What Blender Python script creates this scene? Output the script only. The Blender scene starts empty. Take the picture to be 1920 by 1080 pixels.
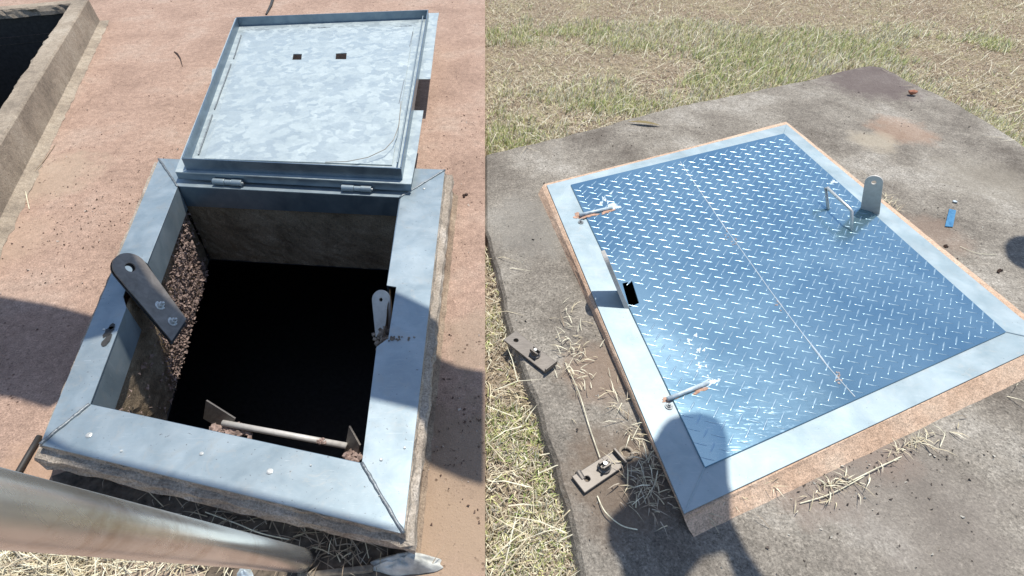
import bpy, math, random
import numpy as np
from mathutils import Vector, noise
from mathutils.geometry import tessellate_polygon
random.seed(4); rng = np.random.default_rng(4)
S = bpy.context.scene
COL = S.collection
# ------------------------------------------------------------------ camera
CAM_H = 1.55; F = 1015.0; CX = 909.5; CY = 540.0; PITCH = math.atan2(960, 1015)
cd = bpy.data.cameras.new('camera'); cam = bpy.data.objects.new('camera', cd); COL.objects.link(cam)
cam.location = (0, 0, CAM_H); cam.rotation_euler = (math.pi/2 - PITCH, 0, 0)
cd.sensor_width = 36; cd.lens = F/1920*36; cd.shift_x = (960-CX)/1920
cd.clip_start = 0.02; cd.clip_end = 500
S.camera = cam
# ------------------------------------------------------------------ world, sun, exposure
SUN_EL = math.radians(69); SUN_AZ = math.radians(29)      # azimuth from +Y towards +X
sd = Vector((math.sin(SUN_AZ)*math.cos(SUN_EL), math.cos(SUN_AZ)*math.cos(SUN_EL), math.sin(SUN_EL)))
w = bpy.data.worlds.new('World'); S.world = w; w.use_nodes = True
nt = w.node_tree; bg = nt.nodes['Background']
sky = nt.nodes.new('ShaderNodeTexSky'); sky.sky_type = 'NISHITA'; sky.sun_disc = False
sky.sun_elevation = SUN_EL; sky.sun_rotation = SUN_AZ; sky.air_density = 1.0; sky.dust_density = 0.6; sky.ozone_density = 1.4
nt.links.new(sky.outputs[0], bg.inputs[0]); bg.inputs[1].default_value = 0.13
ld = bpy.data.lights.new('sun', 'SUN'); ld.energy = 4.2; ld.angle = math.radians(0.53); ld.color = (1, .955, .88)
lo = bpy.data.objects.new('sun', ld); COL.objects.link(lo); lo.rotation_euler = (-sd).to_track_quat('-Z', 'Y').to_euler()
S.view_settings.view_transform = 'Standard'; S.view_settings.look = 'None'
S.view_settings.exposure = 0.25; S.view_settings.gamma = 1
S.cycles.max_bounces = 6

# ------------------------------------------------------------------ geometry helpers
def P(x, y, z=0.0):
    """the point at height z seen at a place of the picture"""
    u = (x-CX)/F; v = (y-CY)/F
    d = Vector((u, math.cos(PITCH)-v*math.sin(PITCH), -math.sin(PITCH)-v*math.cos(PITCH)))
    return Vector((0, 0, CAM_H)) + d*((CAM_H-z)/-d.z)
def PL(l, z): return [P(x, y, z) for x, y in l]
def tag(o, label=None, cat=None, group=None, kind=None):
    for k, v in (('label', label), ('category', cat), ('group', group), ('kind', kind)):
        if v: o[k] = v
    return o
def empty(name, loc):
    o = bpy.data.objects.new(name, None); o.location = loc; o.empty_display_size = .1; COL.objects.link(o); return o
def mesh(name, vs, fs, mat, parent=None, smooth=False, bevel=0, seg=2, recalc=True):
    me = bpy.data.meshes.new(name); me.from_pydata([tuple(v) for v in vs], [], fs)
    o = bpy.data.objects.new(name, me); COL.objects.link(o)
    for m in (mat if isinstance(mat, (list, tuple)) else [mat]): me.materials.append(m)
    if recalc:
        import bmesh
        bm = bmesh.new(); bm.from_mesh(me); bmesh.ops.recalc_face_normals(bm, faces=bm.faces); bm.to_mesh(me); bm.free()
    if smooth:
        for p in me.polygons: p.use_smooth = True
    if parent:
        o.parent = parent; o.matrix_parent_inverse = world_of(parent).inverted()
    if bevel:
        b = o.modifiers.new('bevel', 'BEVEL'); b.width = bevel; b.segments = seg; b.limit_method = 'ANGLE'; b.angle_limit = math.radians(35)
    return o
def world_of(o):
    from mathutils import Matrix
    m = Matrix.Translation(o.location)
    return world_of(o.parent) @ o.matrix_parent_inverse @ m if o.parent else m
class MB:
    def __init__(s): s.v = []; s.f = []
    def add(s, v, f):
        n = len(s.v); s.v += [Vector(a) for a in v]; s.f += [tuple(i+n for i in q) for q in f]; return s
    def loft(s, rings, cap=True):
        n = len(rings[0]); v = [p for r in rings for p in r]; f = []
        for k in range(len(rings)-1):
            for i in range(n):
                j = (i+1) % n; f.append((k*n+i, k*n+j, (k+1)*n+j, (k+1)*n+i))
        if cap: f.append(tuple(range(n))); f.append(tuple((len(rings)-1)*n+i for i in range(n)))
        return s.add(v, f)
    def tube(s, pts, r, n=8, cap=True):
        rings = []; pts = [Vector(p) for p in pts]
        rs = r if isinstance(r, (list, tuple)) else [r]*len(pts)
        up = None
        for i, p in enumerate(pts):
            t = (pts[min(i+1, len(pts)-1)] - pts[max(i-1, 0)]).normalized()
            if up is None: up = t.orthogonal().normalized()
            a = (up - t*up.dot(t)).normalized(); b = t.cross(a); up = a
            rings.append([p + rs[i]*(math.cos(2*math.pi*k/n)*a + math.sin(2*math.pi*k/n)*b) for k in range(n)])
        return s.loft(rings, cap)
    def sheet(s, outer, holes=(), th=.004, down=Vector((0, 0, -1))):
        """flat plate with holes: outline given on its upper face"""
        loops = [[Vector(p) for p in outer]] + [[Vector(p) for p in h] for h in holes]
        nrm = down.normalized()
        a = nrm.orthogonal().normalized(); b = nrm.cross(a)
        flat = [[Vector((p.dot(a), p.dot(b), 0)) for p in l] for l in loops]
        tris = tessellate_polygon(flat)
        allp = [p for l in loops for p in l]; n = len(allp)
        f = [tuple(t) for t in tris] + [tuple(i+n for i in reversed(t)) for t in tris]
        k = 0
        for l in loops:
            m = len(l)
            for i in range(m):
                j = (i+1) % m; f.append((k+i, k+j, k+j+n, k+i+n))
            k += m
        return s.add(allp+[p+nrm*th for p in allp], f)
    def blob(s, c, r, sq=(1, 1, 1), jit=.25, lev=0):
        import bmesh
        bm = bmesh.new(); bmesh.ops.create_icosphere(bm, subdivisions=1+lev, radius=1)
        v = [Vector(c)+Vector((p.co.x*sq[0], p.co.y*sq[1], p.co.z*sq[2]))*r*(1+jit*(random.random()-.5)*2) for p in bm.verts]
        bm.verts.index_update(); f = [tuple(q.index for q in fc.verts) for fc in bm.faces]; bm.free()
        return s.add(v, f)
    def build(s, name, mat, parent=None, **k): return mesh(name, s.v, s.f, mat, parent, **k)
DN = Vector((0, 0, -1))
def sheet_px(name, outer, z, th, mat, parent=None, holes=(), **k):
    return MB().sheet(PL(outer, z), [PL(h, z) for h in holes], th).build(name, mat, parent, **k)
def wall(a, b, hgt, th, inward):
    """upright strip under the edge a-b (world points), thickness towards inward"""
    d = (b-a); n = Vector((-d.y, d.x, 0)).normalized()
    if n.dot(inward-a) < 0: n = -n
    q = [a, b, b+n*th, a+n*th]
    return MB().loft([[p+DN*hgt for p in q], q])
def arc_pts(n): return [math.pi*i/n for i in range(n+1)]
def lug(name, bl, br, tl, tr, th, mat, parent, hole=.28, taper=1.0, holes2=()):
    """flat lug with a round end; bl, br, tl, tr are world points, the round end sits beyond tl-tr"""
    B = (bl+br)/2; T = (tl+tr)/2; U = (tr-tl)/2; r = U.length; V = (T-B).normalized()
    U = (U - V*U.dot(V)).normalized(); N = U.cross(V).normalized()
    out = [bl, br] + [T + r*(math.cos(a)*U + math.sin(a)*V) for a in arc_pts(14)]
    hs = [[T + r*hole*(math.cos(2*math.pi*k/14)*U + math.sin(2*math.pi*k/14)*V) for k in range(14)]]
    out = [p - N*N.dot(p-T) for p in out]
    return MB().sheet(out, hs, th, N).build(name, mat, parent, bevel=.0012)

# ------------------------------------------------------------------ materials
def mat(name): 
    m = bpy.data.materials.new(name); m.use_nodes = True; return m, m.node_tree, m.node_tree.nodes['Principled BSDF']
def nn(t, typ, **k):
    n = t.nodes.new(typ)
    for a, b in k.items():
        if hasattr(n, a): setattr(n, a, b)
        else: n.inputs[a].default_value = b
    return n
def nz(t, scale, detail=5, rough=.6, dist=0, vec=None, pos=None):
    n = nn(t, 'ShaderNodeTexNoise'); n.inputs['Scale'].default_value = scale; n.inputs['Detail'].default_value = detail
    n.inputs['Roughness'].default_value = rough; n.inputs['Distortion'].default_value = dist
    t.links.new(vec or pos, n.inputs['Vector']); return n.outputs['Fac']
def ramp(t, fac, stops, interp='LINEAR'):
    r = nn(t, 'ShaderNodeValToRGB'); r.color_ramp.interpolation = interp
    e = r.color_ramp.elements
    while len(e) < len(stops): e.new(.5)
    for i, (p, c) in enumerate(stops):
        e[i].position = p; e[i].color = (*c, 1) if isinstance(c, (tuple, list)) else (c, c, c, 1)
    t.links.new(fac, r.inputs[0]); return r.outputs[0]
def mixc(t, a, b, fac, mode='MIX'):
    m = nn(t, 'ShaderNodeMix'); m.data_type = 'RGBA'; m.blend_type = mode
    for s, v in ((0, fac), (6, a), (7, b)):
        if hasattr(v, 'is_linked') or hasattr(v, 'links'): t.links.new(v, m.inputs[s])
        else: m.inputs[s].default_value = v if s == 0 else (*v, 1)
    return m.outputs[2]
def mth(t, op, a, b=0):
    m = nn(t, 'ShaderNodeMath'); m.operation = op
    for i, v in enumerate((a, b)):
        if hasattr(v, 'links'): t.links.new(v, m.inputs[i])
        else: m.inputs[i].default_value = v
    return m.outputs[0]
def pos(t): return nn(t, 'ShaderNodeNewGeometry').outputs['Position']
def bump(t, bs, h, st=.5, dist=.01, prev=None):
    b = nn(t, 'ShaderNodeBump'); b.inputs['Strength'].default_value = st; b.inputs['Distance'].default_value = dist
    t.links.new(h, b.inputs['Height'])
    if prev: t.links.new(prev, b.inputs['Normal'])
    t.links.new(b.outputs[0], bs.inputs['Normal']); return b.outputs[0]
def spot(t, p, c, r, soft=.5, wob=.25):
    """mask of a stain around a point of the ground, ragged edge"""
    d = nn(t, 'ShaderNodeVectorMath'); d.operation = 'DISTANCE'; t.links.new(p, d.inputs[0]); d.inputs[1].default_value = c
    n = nz(t, 9, 5, .65, pos=p)
    v = mth(t, 'ADD', d.outputs['Value'], mth(t, 'MULTIPLY', mth(t, 'SUBTRACT', n, .5), r*wob*6))
    m = nn(t, 'ShaderNodeMapRange'); m.inputs['From Min'].default_value = r*(1-soft); m.inputs['From Max'].default_value = r
    m.inputs['To Min'].default_value = 1; m.inputs['To Max'].default_value = 0; t.links.new(v, m.inputs['Value']); return m.outputs[0]
def mapv(t, p):
    m = nn(t, 'ShaderNodeMapping'); m.inputs['Location'].default_value = (3.1, 7.7, 1.3); t.links.new(p, m.inputs['Vector']); return m.outputs[0]
def concrete(name, c1, c2, c3, grain=220, spots=(), rough=.92, pit=.0, bst=.6, scale=1.0, lichen=0):
    m, t, b = mat(name); p = pos(t)
    big = nz(t, 2.2*scale, 6, .62, .3, pos=p); mid = nz(t, 26*scale, 6, .75, pos=p); fine = nz(t, grain, 3, .7, pos=p)
    c = ramp(t, big, [(.33, c1), (.52, c2), (.7, c3)])
    c = mixc(t, c, ramp(t, mid, [(.3, .62), (.7, 1.25)]), .8, 'MULTIPLY')
    c = mixc(t, c, ramp(t, fine, [(.32, .5), (.5, 1.0), (.68, 1.45)]), .7, 'MULTIPLY')
    if lichen:
        l1 = ramp(t, nz(t, 75, 4, .8, .3, pos=p), [(.50, 1.), (.62, 1.55)]); l2 = ramp(t, nz(t, 95, 4, .8, .6, pos=mapv(t, p)), [(.36, .42), (.46, 1.)])
        c = mixc(t, mixc(t, c, l1, lichen, 'MULTIPLY'), l2, lichen, 'MULTIPLY')
    for (q, r, col, a) in spots:
        c = mixc(t, c, col, mth(t, 'MULTIPLY', spot(t, p, q, r), a))
    h = fine
    if pit:
        v = nn(t, 'ShaderNodeTexVoronoi'); v.inputs['Scale'].default_value = 42*scale; v.inputs['Randomness'].default_value = 1; t.links.new(p, v.inputs['Vector'])
        pm = mth(t, 'MULTIPLY', ramp(t, v.outputs['Distance'], [(.10, 1), (.24, 0)]), ramp(t, nz(t, 7, 4, .6, pos=p), [(.47, 0), (.6, 1)]))
        c = mixc(t, c, mixc(t, c, (.25, .2, .18), 1, 'MULTIPLY'), mth(t, 'MULTIPLY', pm, pit))
        h = mth(t, 'SUBTRACT', fine, mth(t, 'MULTIPLY', pm, 1.2))
    t.links.new(c, b.inputs['Base Color']); b.inputs['Roughness'].default_value = rough; b.inputs['Specular IOR Level'].default_value = .2
    n1 = bump(t, b, mid, .35, .012); bump(t, b, h, bst, .004, n1)
    return m
def metal(name, col, col2, rough=.35, met=.8, scale=25, var=.12, streak=None, bst=.08, grime=None, scr=0):
    m, t, b = mat(name); p = pos(t)
    vec = p
    if streak:
        mp = nn(t, 'ShaderNodeMapping'); mp.inputs['Scale'].default_value = streak; t.links.new(p, mp.inputs['Vector']); vec = mp.outputs[0]
    a = nz(t, scale, 5, .6, .6, pos=vec); s2 = nz(t, 5, 4, .6, .5, pos=p); f = nz(t, 300, 2, .6, pos=p)
    c = mixc(t, col, col2, ramp(t, a, [(.35, 0.), (.65, 1.)]))
    c = mixc(t, c, ramp(t, s2, [(.3, .8), (.7, 1.1)]), .8, 'MULTIPLY')
    if grime:
        g = mth(t, 'MULTIPLY', ramp(t, nz(t, 11, 6, .7, .4, pos=p), [(.55, 0.), (.72, 1.)]), .6)
        c = mixc(t, c, grime, g)
    if scr:
        for rz_, sx_ in ((.3, (9, 160, 9)), (-1.2, (7, 190, 7))):
            mp2 = nn(t, 'ShaderNodeMapping'); mp2.inputs['Scale'].default_value = sx_; mp2.inputs['Rotation'].default_value = (0, 0, rz_); t.links.new(p, mp2.inputs['Vector'])
            q2 = nz(t, 1.3, 4, .7, 1.5, pos=mp2.outputs[0]); c = mixc(t, c, (.62, .68, .70), mth(t, 'MULTIPLY', ramp(t, q2, [(.64, 0.), (.70, 1.)]), scr*.5))
        sp2 = ramp(t, nz(t, 120, 2, .5, pos=p), [(.24, 1.), (.30, 0.)]); c = mixc(t, c, (.10, .10, .10), mth(t, 'MULTIPLY', sp2, scr))
        st2 = ramp(t, nz(t, 17, 6, .75, 1.0, pos=mapv(t, p)), [(.56, 0.), (.70, 1.)]); c = mixc(t, c, (.42, .41, .37), mth(t, 'MULTIPLY', st2, scr*.6))
    t.links.new(c, b.inputs['Base Color']); b.inputs['Metallic'].default_value = met
    r = mth(t, 'ADD', mth(t, 'MULTIPLY', mth(t, 'SUBTRACT', a, .5), var*2), rough); t.links.new(r, b.inputs['Roughness'])
    bump(t, b, mth(t, 'ADD', mth(t, 'MULTIPLY', f, .15), s2), bst, .004)
    return m
def plain(name, col, rough=.8, met=0, var=.35, sc=40, bst=.3):
    m, t, b = mat(name); p = pos(t); a = nz(t, sc, 5, .65, pos=p)
    c = mixc(t, col, ramp(t, a, [(.3, 1-var), (.7, 1+var)]), 1, 'MULTIPLY')
    t.links.new(c, b.inputs['Base Color']); b.inputs['Roughness'].default_value = rough; b.inputs['Metallic'].default_value = met
    bump(t, b, a, bst, .003); return m

ZL = .17       # top of the left hatch frame
ZR = .042      # top of the right hatch frame
M = {}
M['terracotta'] = concrete('terracotta screed', (.33, .225, .17), (.41, .283, .215), (.44, .33, .26), 170, lichen=.35, pit=.75, bst=.7,
    spots=[(P(880, 900), .38, (.30, .22, .15), .75), (P(905, 640), .22, (.30, .235, .17), .5), (P(850, 1010), .2, (.40, .29, .2), .6), (P(100, 330), .3, (.43, .34, .25), .5), (P(15, 450), .25, (.45, .33, .24), .4), (P(300, 1060), .3, (.36, .3, .23), .8), (P(70, 900), .2, (.42, .28, .19), .7)])
M['slab'] = concrete('weathered grey slab', (.15, .13, .107), (.262, .235, .195), (.40, .37, .32), 130, bst=.7, lichen=.8,
    spots=[(P(1630, 150), .42, (.13, .10, .095), .75), (P(1690, 245), .22, (.34, .22, .15), .6), (P(1640, 265), .16, (.42, .36, .27), .6), (P(1500, 880), .2, (.25, .18, .14), .6), (P(1120, 700), .16, (.26, .19, .14), .7), (P(1160, 900), .22, (.17, .125, .09), .7),
           (P(1850, 340), .3, (.27, .24, .19), .5), (P(1740, 440), .2, (.28, .2, .15), .5), (P(1650, 850), .12, (.3, .2, .15), .5), (P(1000, 420), .3, (.25, .235, .205), .5), (P(1700, 950), .35, (.24, .21, .18), .5)])
M['render'] = concrete('orange rendered curb', (.56, .38, .26), (.64, .46, .33), (.67, .53, .40), 200, bst=.5, scale=2, pit=.3)
M['rim'] = concrete('rough curb rim', (.14, .105, .08), (.25, .20, .155), (.36, .30, .235), 160, bst=1, scale=4, pit=.7)
M['rim2'] = concrete('broken curb edge', (.30, .25, .20), (.42, .36, .29), (.55, .49, .42), 160, bst=1, scale=4, pit=.5)
M['curb'] = concrete('curb concrete', (.20, .145, .105), (.32, .24, .17), (.42, .33, .24), 180, bst=.8, scale=2, pit=.5)
M['trough'] = concrete('trough concrete', (.24, .2, .155), (.36, .3, .23), (.44, .38, .3), 200, bst=.5, scale=1.5, pit=.3)
M['neck'] = concrete('shaft wall concrete', (.17, .125, .08), (.27, .205, .135), (.37, .29, .20), 200, bst=1, scale=3, pit=.5)
M['void'] = plain('shade-black shaft', (.045, .042, .038), .6, var=.4)  # near-black colour stands in for the deep shade of shafts and trough
M['gravel'] = plain('exposed aggregate', (.29, .21, .175), .9, var=.5, sc=60, bst=.6)
M['galv'] = metal('galvanised frame', (.27, .34, .375), (.35, .415, .445), .45, .5, 9, .1, grime=(.33, .35, .34), scr=.7)
M['galv2'] = metal('galvanised frame of the closed hatch', (.285, .37, .405), (.37, .445, .475), .55, .4, 10, .08, scr=.6)
M['flange'] = metal('shade-darkened zinc flange', (.17, .235, .30), (.23, .30, .36), .38, .8, 12, .1)  # same zinc as the frame, darkened to paint in the flanges' shade
M['steel'] = metal('stainless steel', (.125, .11, .095), (.19, .17, .148), .5, .4, 40, .08, streak=(1, 6, 1))
M['lugsteel'] = metal('dull steel lug', (.50, .47, .42), (.60, .57, .52), .5, .12, 40, .08)
M['lugdark'] = metal('dull brown steel lug', (.19, .165, .14), (.26, .23, .20), .4, .35, 40, .08)
M['pipe'] = metal('brushed steel pipe', (.62, .61, .57), (.74, .73, .69), .27, .8, 3, .05, streak=(5, 5, .35), bst=.05, grime=(.36, .27, .18))
M['dark'] = plain('dark rubber', (.03, .028, .026), .6)
M['weld'] = plain('weld bead', (.22, .24, .25), .5, .7, .4, 90, .8)
M['rust'] = plain('rust', (.44, .27, .19), .9, 0, .5, 60)
M['white'] = plain('zinc paint', (.50, .58, .62), .6, .3, .3, 50)
M['rag'] = plain('dirty rag', (.55, .55, .50), .95, 0, .35, 25, .8)
M['brick'] = plain('brick', (.36, .15, .09), .9)
M['blue'] = metal('blue metal chip', (.05, .19, .36), (.09, .27, .44), .4, .4, 60, .15)
M['timber'] = plain('grey timber', (.28, .23, .17), .9, 0, .4, 30)
M['seam'] = metal('plate seam weld', (.56, .64, .68), (.70, .75, .76), .5, .35, 60)
M['screw'] = plain('zinc screw', (.6, .6, .56), .4, .5, .2)
M['cutout'] = plain('shadow_cutout', (.16, .2, .14), .9)
M['leafb'] = plain('brown leaf', (.2, .15, .05), .7)
M['seed'] = plain('dark crumb', (.06, .035, .025), .9)

# spangled galvanised sheet of the open lid
def spangle():
    m, t, b = mat('spangled galvanised sheet'); p = pos(t)
    v = nn(t, 'ShaderNodeTexVoronoi'); v.inputs['Scale'].default_value = 22; wv = nn(t, 'ShaderNodeVectorMath'); wv.operation = 'ADD'
    ns = nn(t, 'ShaderNodeTexNoise'); ns.inputs['Scale'].default_value = 14; t.links.new(p, ns.inputs['Vector'])
    sc = nn(t, 'ShaderNodeVectorMath'); sc.operation = 'SCALE'; sc.inputs['Scale'].default_value = .12; t.links.new(ns.outputs['Color'], sc.inputs[0])
    t.links.new(p, wv.inputs[0]); t.links.new(sc.outputs[0], wv.inputs[1]); t.links.new(wv.outputs[0], v.inputs['Vector'])
    g = nn(t, 'ShaderNodeRGBToBW'); t.links.new(v.outputs['Color'], g.inputs[0])
    a = nz(t, 7, 9, .74, .8, pos=p); a2 = nz(t, 26, 8, .72, 1.6, pos=p)
    c = ramp(t, mth(t, 'ADD', mth(t, 'MULTIPLY', g.outputs[0], .08), mth(t, 'ADD', mth(t, 'MULTIPLY', a, .62), mth(t, 'MULTIPLY', a2, .35))), [(.36, (.38, .44, .45)), (.5, (.43, .495, .50)), (.62, (.48, .545, .545)), (.74, (.66, .71, .70))])
    t.links.new(c, b.inputs['Base Color']); b.inputs['Metallic'].default_value = .35
    t.links.new(ramp(t, g.outputs[0], [(.2, .32), (.8, .55)]), b.inputs['Roughness']); bump(t, b, a, .1, .004)
    return m
M['spangle'] = spangle()
def tread():
    m, t, b = mat('blue tread plate'); p = pos(t)
    a = nz(t, 3.2, 5, .6, .5, pos=p)
    mp = nn(t, 'ShaderNodeMapping'); mp.inputs['Scale'].default_value = (10, 70, 10); mp.inputs['Rotation'].default_value = (0, 0, .35); t.links.new(p, mp.inputs['Vector'])
    s = nz(t, 1.6, 6, .75, 1.2, pos=mp.outputs[0]); f = nz(t, 120, 3, .7, pos=p)
    c = mixc(t, (.23, .40, .50), (.31, .485, .565), ramp(t, a, [(.35, 0.), (.65, 1.)]))
    sc = mth(t, 'MULTIPLY', ramp(t, s, [(.56, 0.), (.68, 1.)]), mth(t, 'ADD', .06, mth(t, 'MULTIPLY', spot(t, p, P(1400, 840, ZR), .42, .8), .5)))
    sc = mth(t, 'ADD', sc, mth(t, 'MULTIPLY', spot(t, p, P(1230, 660, ZR), .2, .9), mth(t, 'MULTIPLY', s, .3)))
    c = mixc(t, c, (.62, .74, .82), sc)
    t.links.new(c, b.inputs['Base Color']); b.inputs['Metallic'].default_value = .88
    r = mth(t, 'ADD', .15, mth(t, 'ADD', mth(t, 'MULTIPLY', a, .1), mth(t, 'MULTIPLY', sc, .35))); t.links.new(r, b.inputs['Roughness'])
    bump(t, b, mth(t, 'ADD', a, mth(t, 'MULTIPLY', f, .03)), .12, .006); return m
M['tread'] = tread()
M['crest'] = metal('worn tread crests', (.34, .50, .58), (.44, .58, .65), .34, .9, 60, .1)
def soil():
    m, t, b = mat('thatch soil'); p = pos(t)
    c = ramp(t, nz(t, 2.5, 6, .65, pos=p), [(.3, (.25, .19, .135)), (.5, (.30, .24, .165)), (.7, (.33, .29, .18))])
    c = mixc(t, c, ramp(t, nz(t, 45, 5, .75, .5, pos=p), [(.3, .35), (.7, 1.6)]), .9, 'MULTIPLY')
    t.links.new(c, b.inputs['Base Color']); b.inputs['Roughness'].default_value = 1; b.inputs['Specular IOR Level'].default_value = .1
    bump(t, b, nz(t, 60, 5, .7, pos=p), 1, .01); return m
M['soil'] = soil()
def blade(name, c):
    m, t, b = mat(name); p = pos(t)
    k = mixc(t, c, ramp(t, nz(t, 30, 3, .6, pos=p), [(.3, .65), (.7, 1.3)]), 1, 'MULTIPLY')
    t.links.new(k, b.inputs['Base Color']); b.inputs['Roughness'].default_value = .65; b.inputs['Specular IOR Level'].default_value = .25; return m
BL = [blade('straw', (.60, .52, .35)), blade('pale straw', (.78, .73, .54)), blade('brown thatch', (.34, .265, .185)), blade('yellow green blade', (.62, .62, .27)), blade('green blade', (.30, .39, .12)), blade('grey thatch', (.45, .39, .30))]

# ------------------------------------------------------------------ ground and pavings
ZG = -.055
hole = PL([(300, 305), (822, 325), (745, 985), (90, 838)], .02)
trough_hole = [P(118, 0, .2), P(0, 195, .2)]
def ring_ground(name, outer, holes, z, m, kind):
    o = [Vector((x, y, z)) for x, y in outer]; hs = [[Vector((p[0], p[1], z)) for p in h] for h in holes]
    tr = tessellate_polygon([o]+hs); al = o+[p for h in hs for p in h]
    ob = mesh(name, al, [tuple(t) for t in tr], m)
    if ob.data.polygons[0].normal.z < 0: ob.data.flip_normals()
    return tag(ob, kind='structure')
# chamber hole corners (under the neck) and trough opening
H1 = [(p.x, p.y) for p in PL([(318, 330), (770, 348), (705, 915), (135, 790)], ZL)]
to = P(165, -3, .2); tn = P(0, 267, .2); tdir = (to-tn).normalized(); tper = Vector((-tdir.y, tdir.x, 0))   # trough outer edge line, far corner at to
ti = P(118, 0, .2)
wthk = abs((ti-to).dot(tper)); 
T_A = to.copy(); T_B = to - tdir*4.0; T_C = T_B + tper*1.6; T_D = T_A + tper*1.6
wt = abs((P(0, 195, .2)-to).dot(tper)); 
def inset(a, b, c, d, e):
    u = (b-a).normalized(); v = (d-a).normalized()
    return [a+u*e+v*e, b-u*e+v*e, c-u*e-v*e, d+u*e-v*e]
TI = inset(T_A, T_B, T_C, T_D, wt)
H2 = [(p.x, p.y) for p in TI]
big = [(-70, -60), (70, -60), (70, 80), (-70, 80)]
H3 = [(p.x, p.y) for p in PL([(1075, 372), (1462, 280), (1820, 618), (1310, 850)], 0)]
ring_ground('ground', big, [H1, H2, H3], ZG, M['soil'], 'structure')
o = ring_ground('terracotta_paving', [(-9, -4), (0, -4), (0, 12), (-9, 12)], [H1, H2], 0, M['terracotta'], 'structure')
# paving edge along the joint
tag(mesh('paving_edge', [(0, -4, 0), (0, 12, 0), (0, 12, ZG-.02), (0, -4, ZG-.02)], [(0, 1, 2, 3)], M['terracotta']), kind='structure')

slab_px = [(909.5, 290), (1000, 268), (1090, 246), (1180, 222), (1262, 200), (1350, 183), (1440, 164), (1520, 148), (1600, 127), (1630, 122), (1655, 126), (1682, 138), (1702, 152), (1750, 172), (1800, 197), (1860, 233), (1920, 272)]
slab_l = [(909.5, 432), (925, 480), (945, 560), (958, 620), (985, 700), (1012, 780), (1040, 870), (1062, 950), (1080, 1020), (1088, 1080)]
sp = [P(x, y) for x, y in slab_px]; e = (sp[-1]-sp[-2]).normalized(); sp.append(sp[-1]+e*3.5); sp[-1].z = 0
sp += [Vector((sp[-1].x, -1.5, 0)), Vector((.30, -1.5, 0))]
sl = [P(x, y) for x, y in reversed(slab_l)]
sl[0] = sl[0]; 
sp += [Vector((.19, .3, 0))] + sl
def roughen(poly, amp, step=.05):
    out = []
    for i, a in enumerate(poly):
        b = poly[(i+1) % len(poly)]; L = (b-a).length; n = max(1, min(60, int(L/step)))
        for k in range(n):
            p = a.lerp(b, k/n)
            q = Vector((noise.noise(p*9+Vector((3, 1, 7))), noise.noise(p*9+Vector((8, 5, 2))), 0))*amp + Vector((noise.noise(p*40), noise.noise(p*40+Vector((5, 5, 5))), 0))*amp*.5
            if k == 0 and (abs(a.x) < .002): q *= 0
            if abs(a.x) < .002 and abs(b.x) < .002: q *= 0
            out.append(p+q)
    return out
SLAB = roughen(sp, .012)
def clampx(v): return Vector((max(v.x, .0005), v.y, v.z))
mb = MB(); cen = Vector((2.0, 1.5, 0))
def shrink(poly, d):
    n = len(poly); out = []
    for i in range(n):
        a = poly[i-1]; b = poly[(i+1) % n]; t = (b-a).normalized(); nr = Vector((-t.y, t.x, 0))
        out.append((poly[i]+nr*d))
    return out
area = sum(SLAB[i-1].x*SLAB[i].y-SLAB[i].x*SLAB[i-1].y for i in range(len(SLAB)))
sg = 1 if area > 0 else -1
r0 = [clampx(p+Vector((0, 0, ZG-.03))) for p in shrink(SLAB, -.025*sg)]
r1 = [clampx(p+Vector((0, 0, -.014))) for p in SLAB]; r2 = [clampx(p) for p in shrink(SLAB, .012*sg)]
mb.loft([r0, r1, r2], cap=False)
h3 = [Vector((a, b, 0)) for a, b in H3]; tr = tessellate_polygon([r2, h3]); n0 = 2*len(SLAB); mb.v += h3; mb.f += [tuple(i+n0 for i in t) for t in tr]
so = mb.build('concrete_slab', M['slab']); tag(so, kind='structure')

M['dirt'] = plain('soil darkened for shade', (.12, .095, .07), 1, 0, .7, 30, 1)
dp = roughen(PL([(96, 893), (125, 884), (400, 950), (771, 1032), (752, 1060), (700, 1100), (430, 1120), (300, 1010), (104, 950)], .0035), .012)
tag(MB().sheet(dp, (), .003).build('shaded_soil_patch', M['dirt']), kind='structure')  # dark soil whose colour also deepens the curb's shade
# ------------------------------------------------------------------ open hatch (left)
OB = P(400, 600, 0); OB = empty('access_hatch', (OB.x, OB.y, 0))
tag(OB, 'open square access hatch with grey metal frame round a black shaft, its lid folded back', 'hatch', 'access hatches')
z = ZL
strip = lambda pts, nm='frame_strip': sheet_px(nm, pts, z, .005, M['galv'], OB, bevel=.001)
strip([(298, 298), (333, 350), (276, 494), (257, 481), (231, 556), (237, 577), (169, 757), (75, 833)])
strip([(299, 297), (833, 318), (750, 370), (334, 349)])
strip([(834, 319), (757, 1000), (678.5, 868), (706, 650), (728, 634), (743, 538), (725, 535), (751, 370)])
strip([(76, 834), (169.5, 758), (678, 869), (756, 1001)])
def flange(a, b, h, th=.005, zz=None, nm='inner_flange', ref=(480, 600), m='flange'):
    A = P(*a, zz or z-.005); B = P(*b, zz or z-.005); c = P(*ref, zz or z)
    # thickness away from the opening
    d = B-A; n = Vector((-d.y, d.x, 0)).normalized()
    if n.dot(c-A) > 0: n = -n
    q = [A, B, B+n*th, A+n*th]
    return MB().loft([[p+DN*h for p in q], q]).build(nm, M[m], OB)
flange((334, 351), (277, 494), .12, m='galv'); flange((238, 577), (170, 757), .12, m='galv'); flange((335, 351), (749, 370), .105)
flange((749, 371), (725, 535), .11); flange((706, 652), (679, 867), .11); flange((171, 758), (677, 868), .11)
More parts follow.
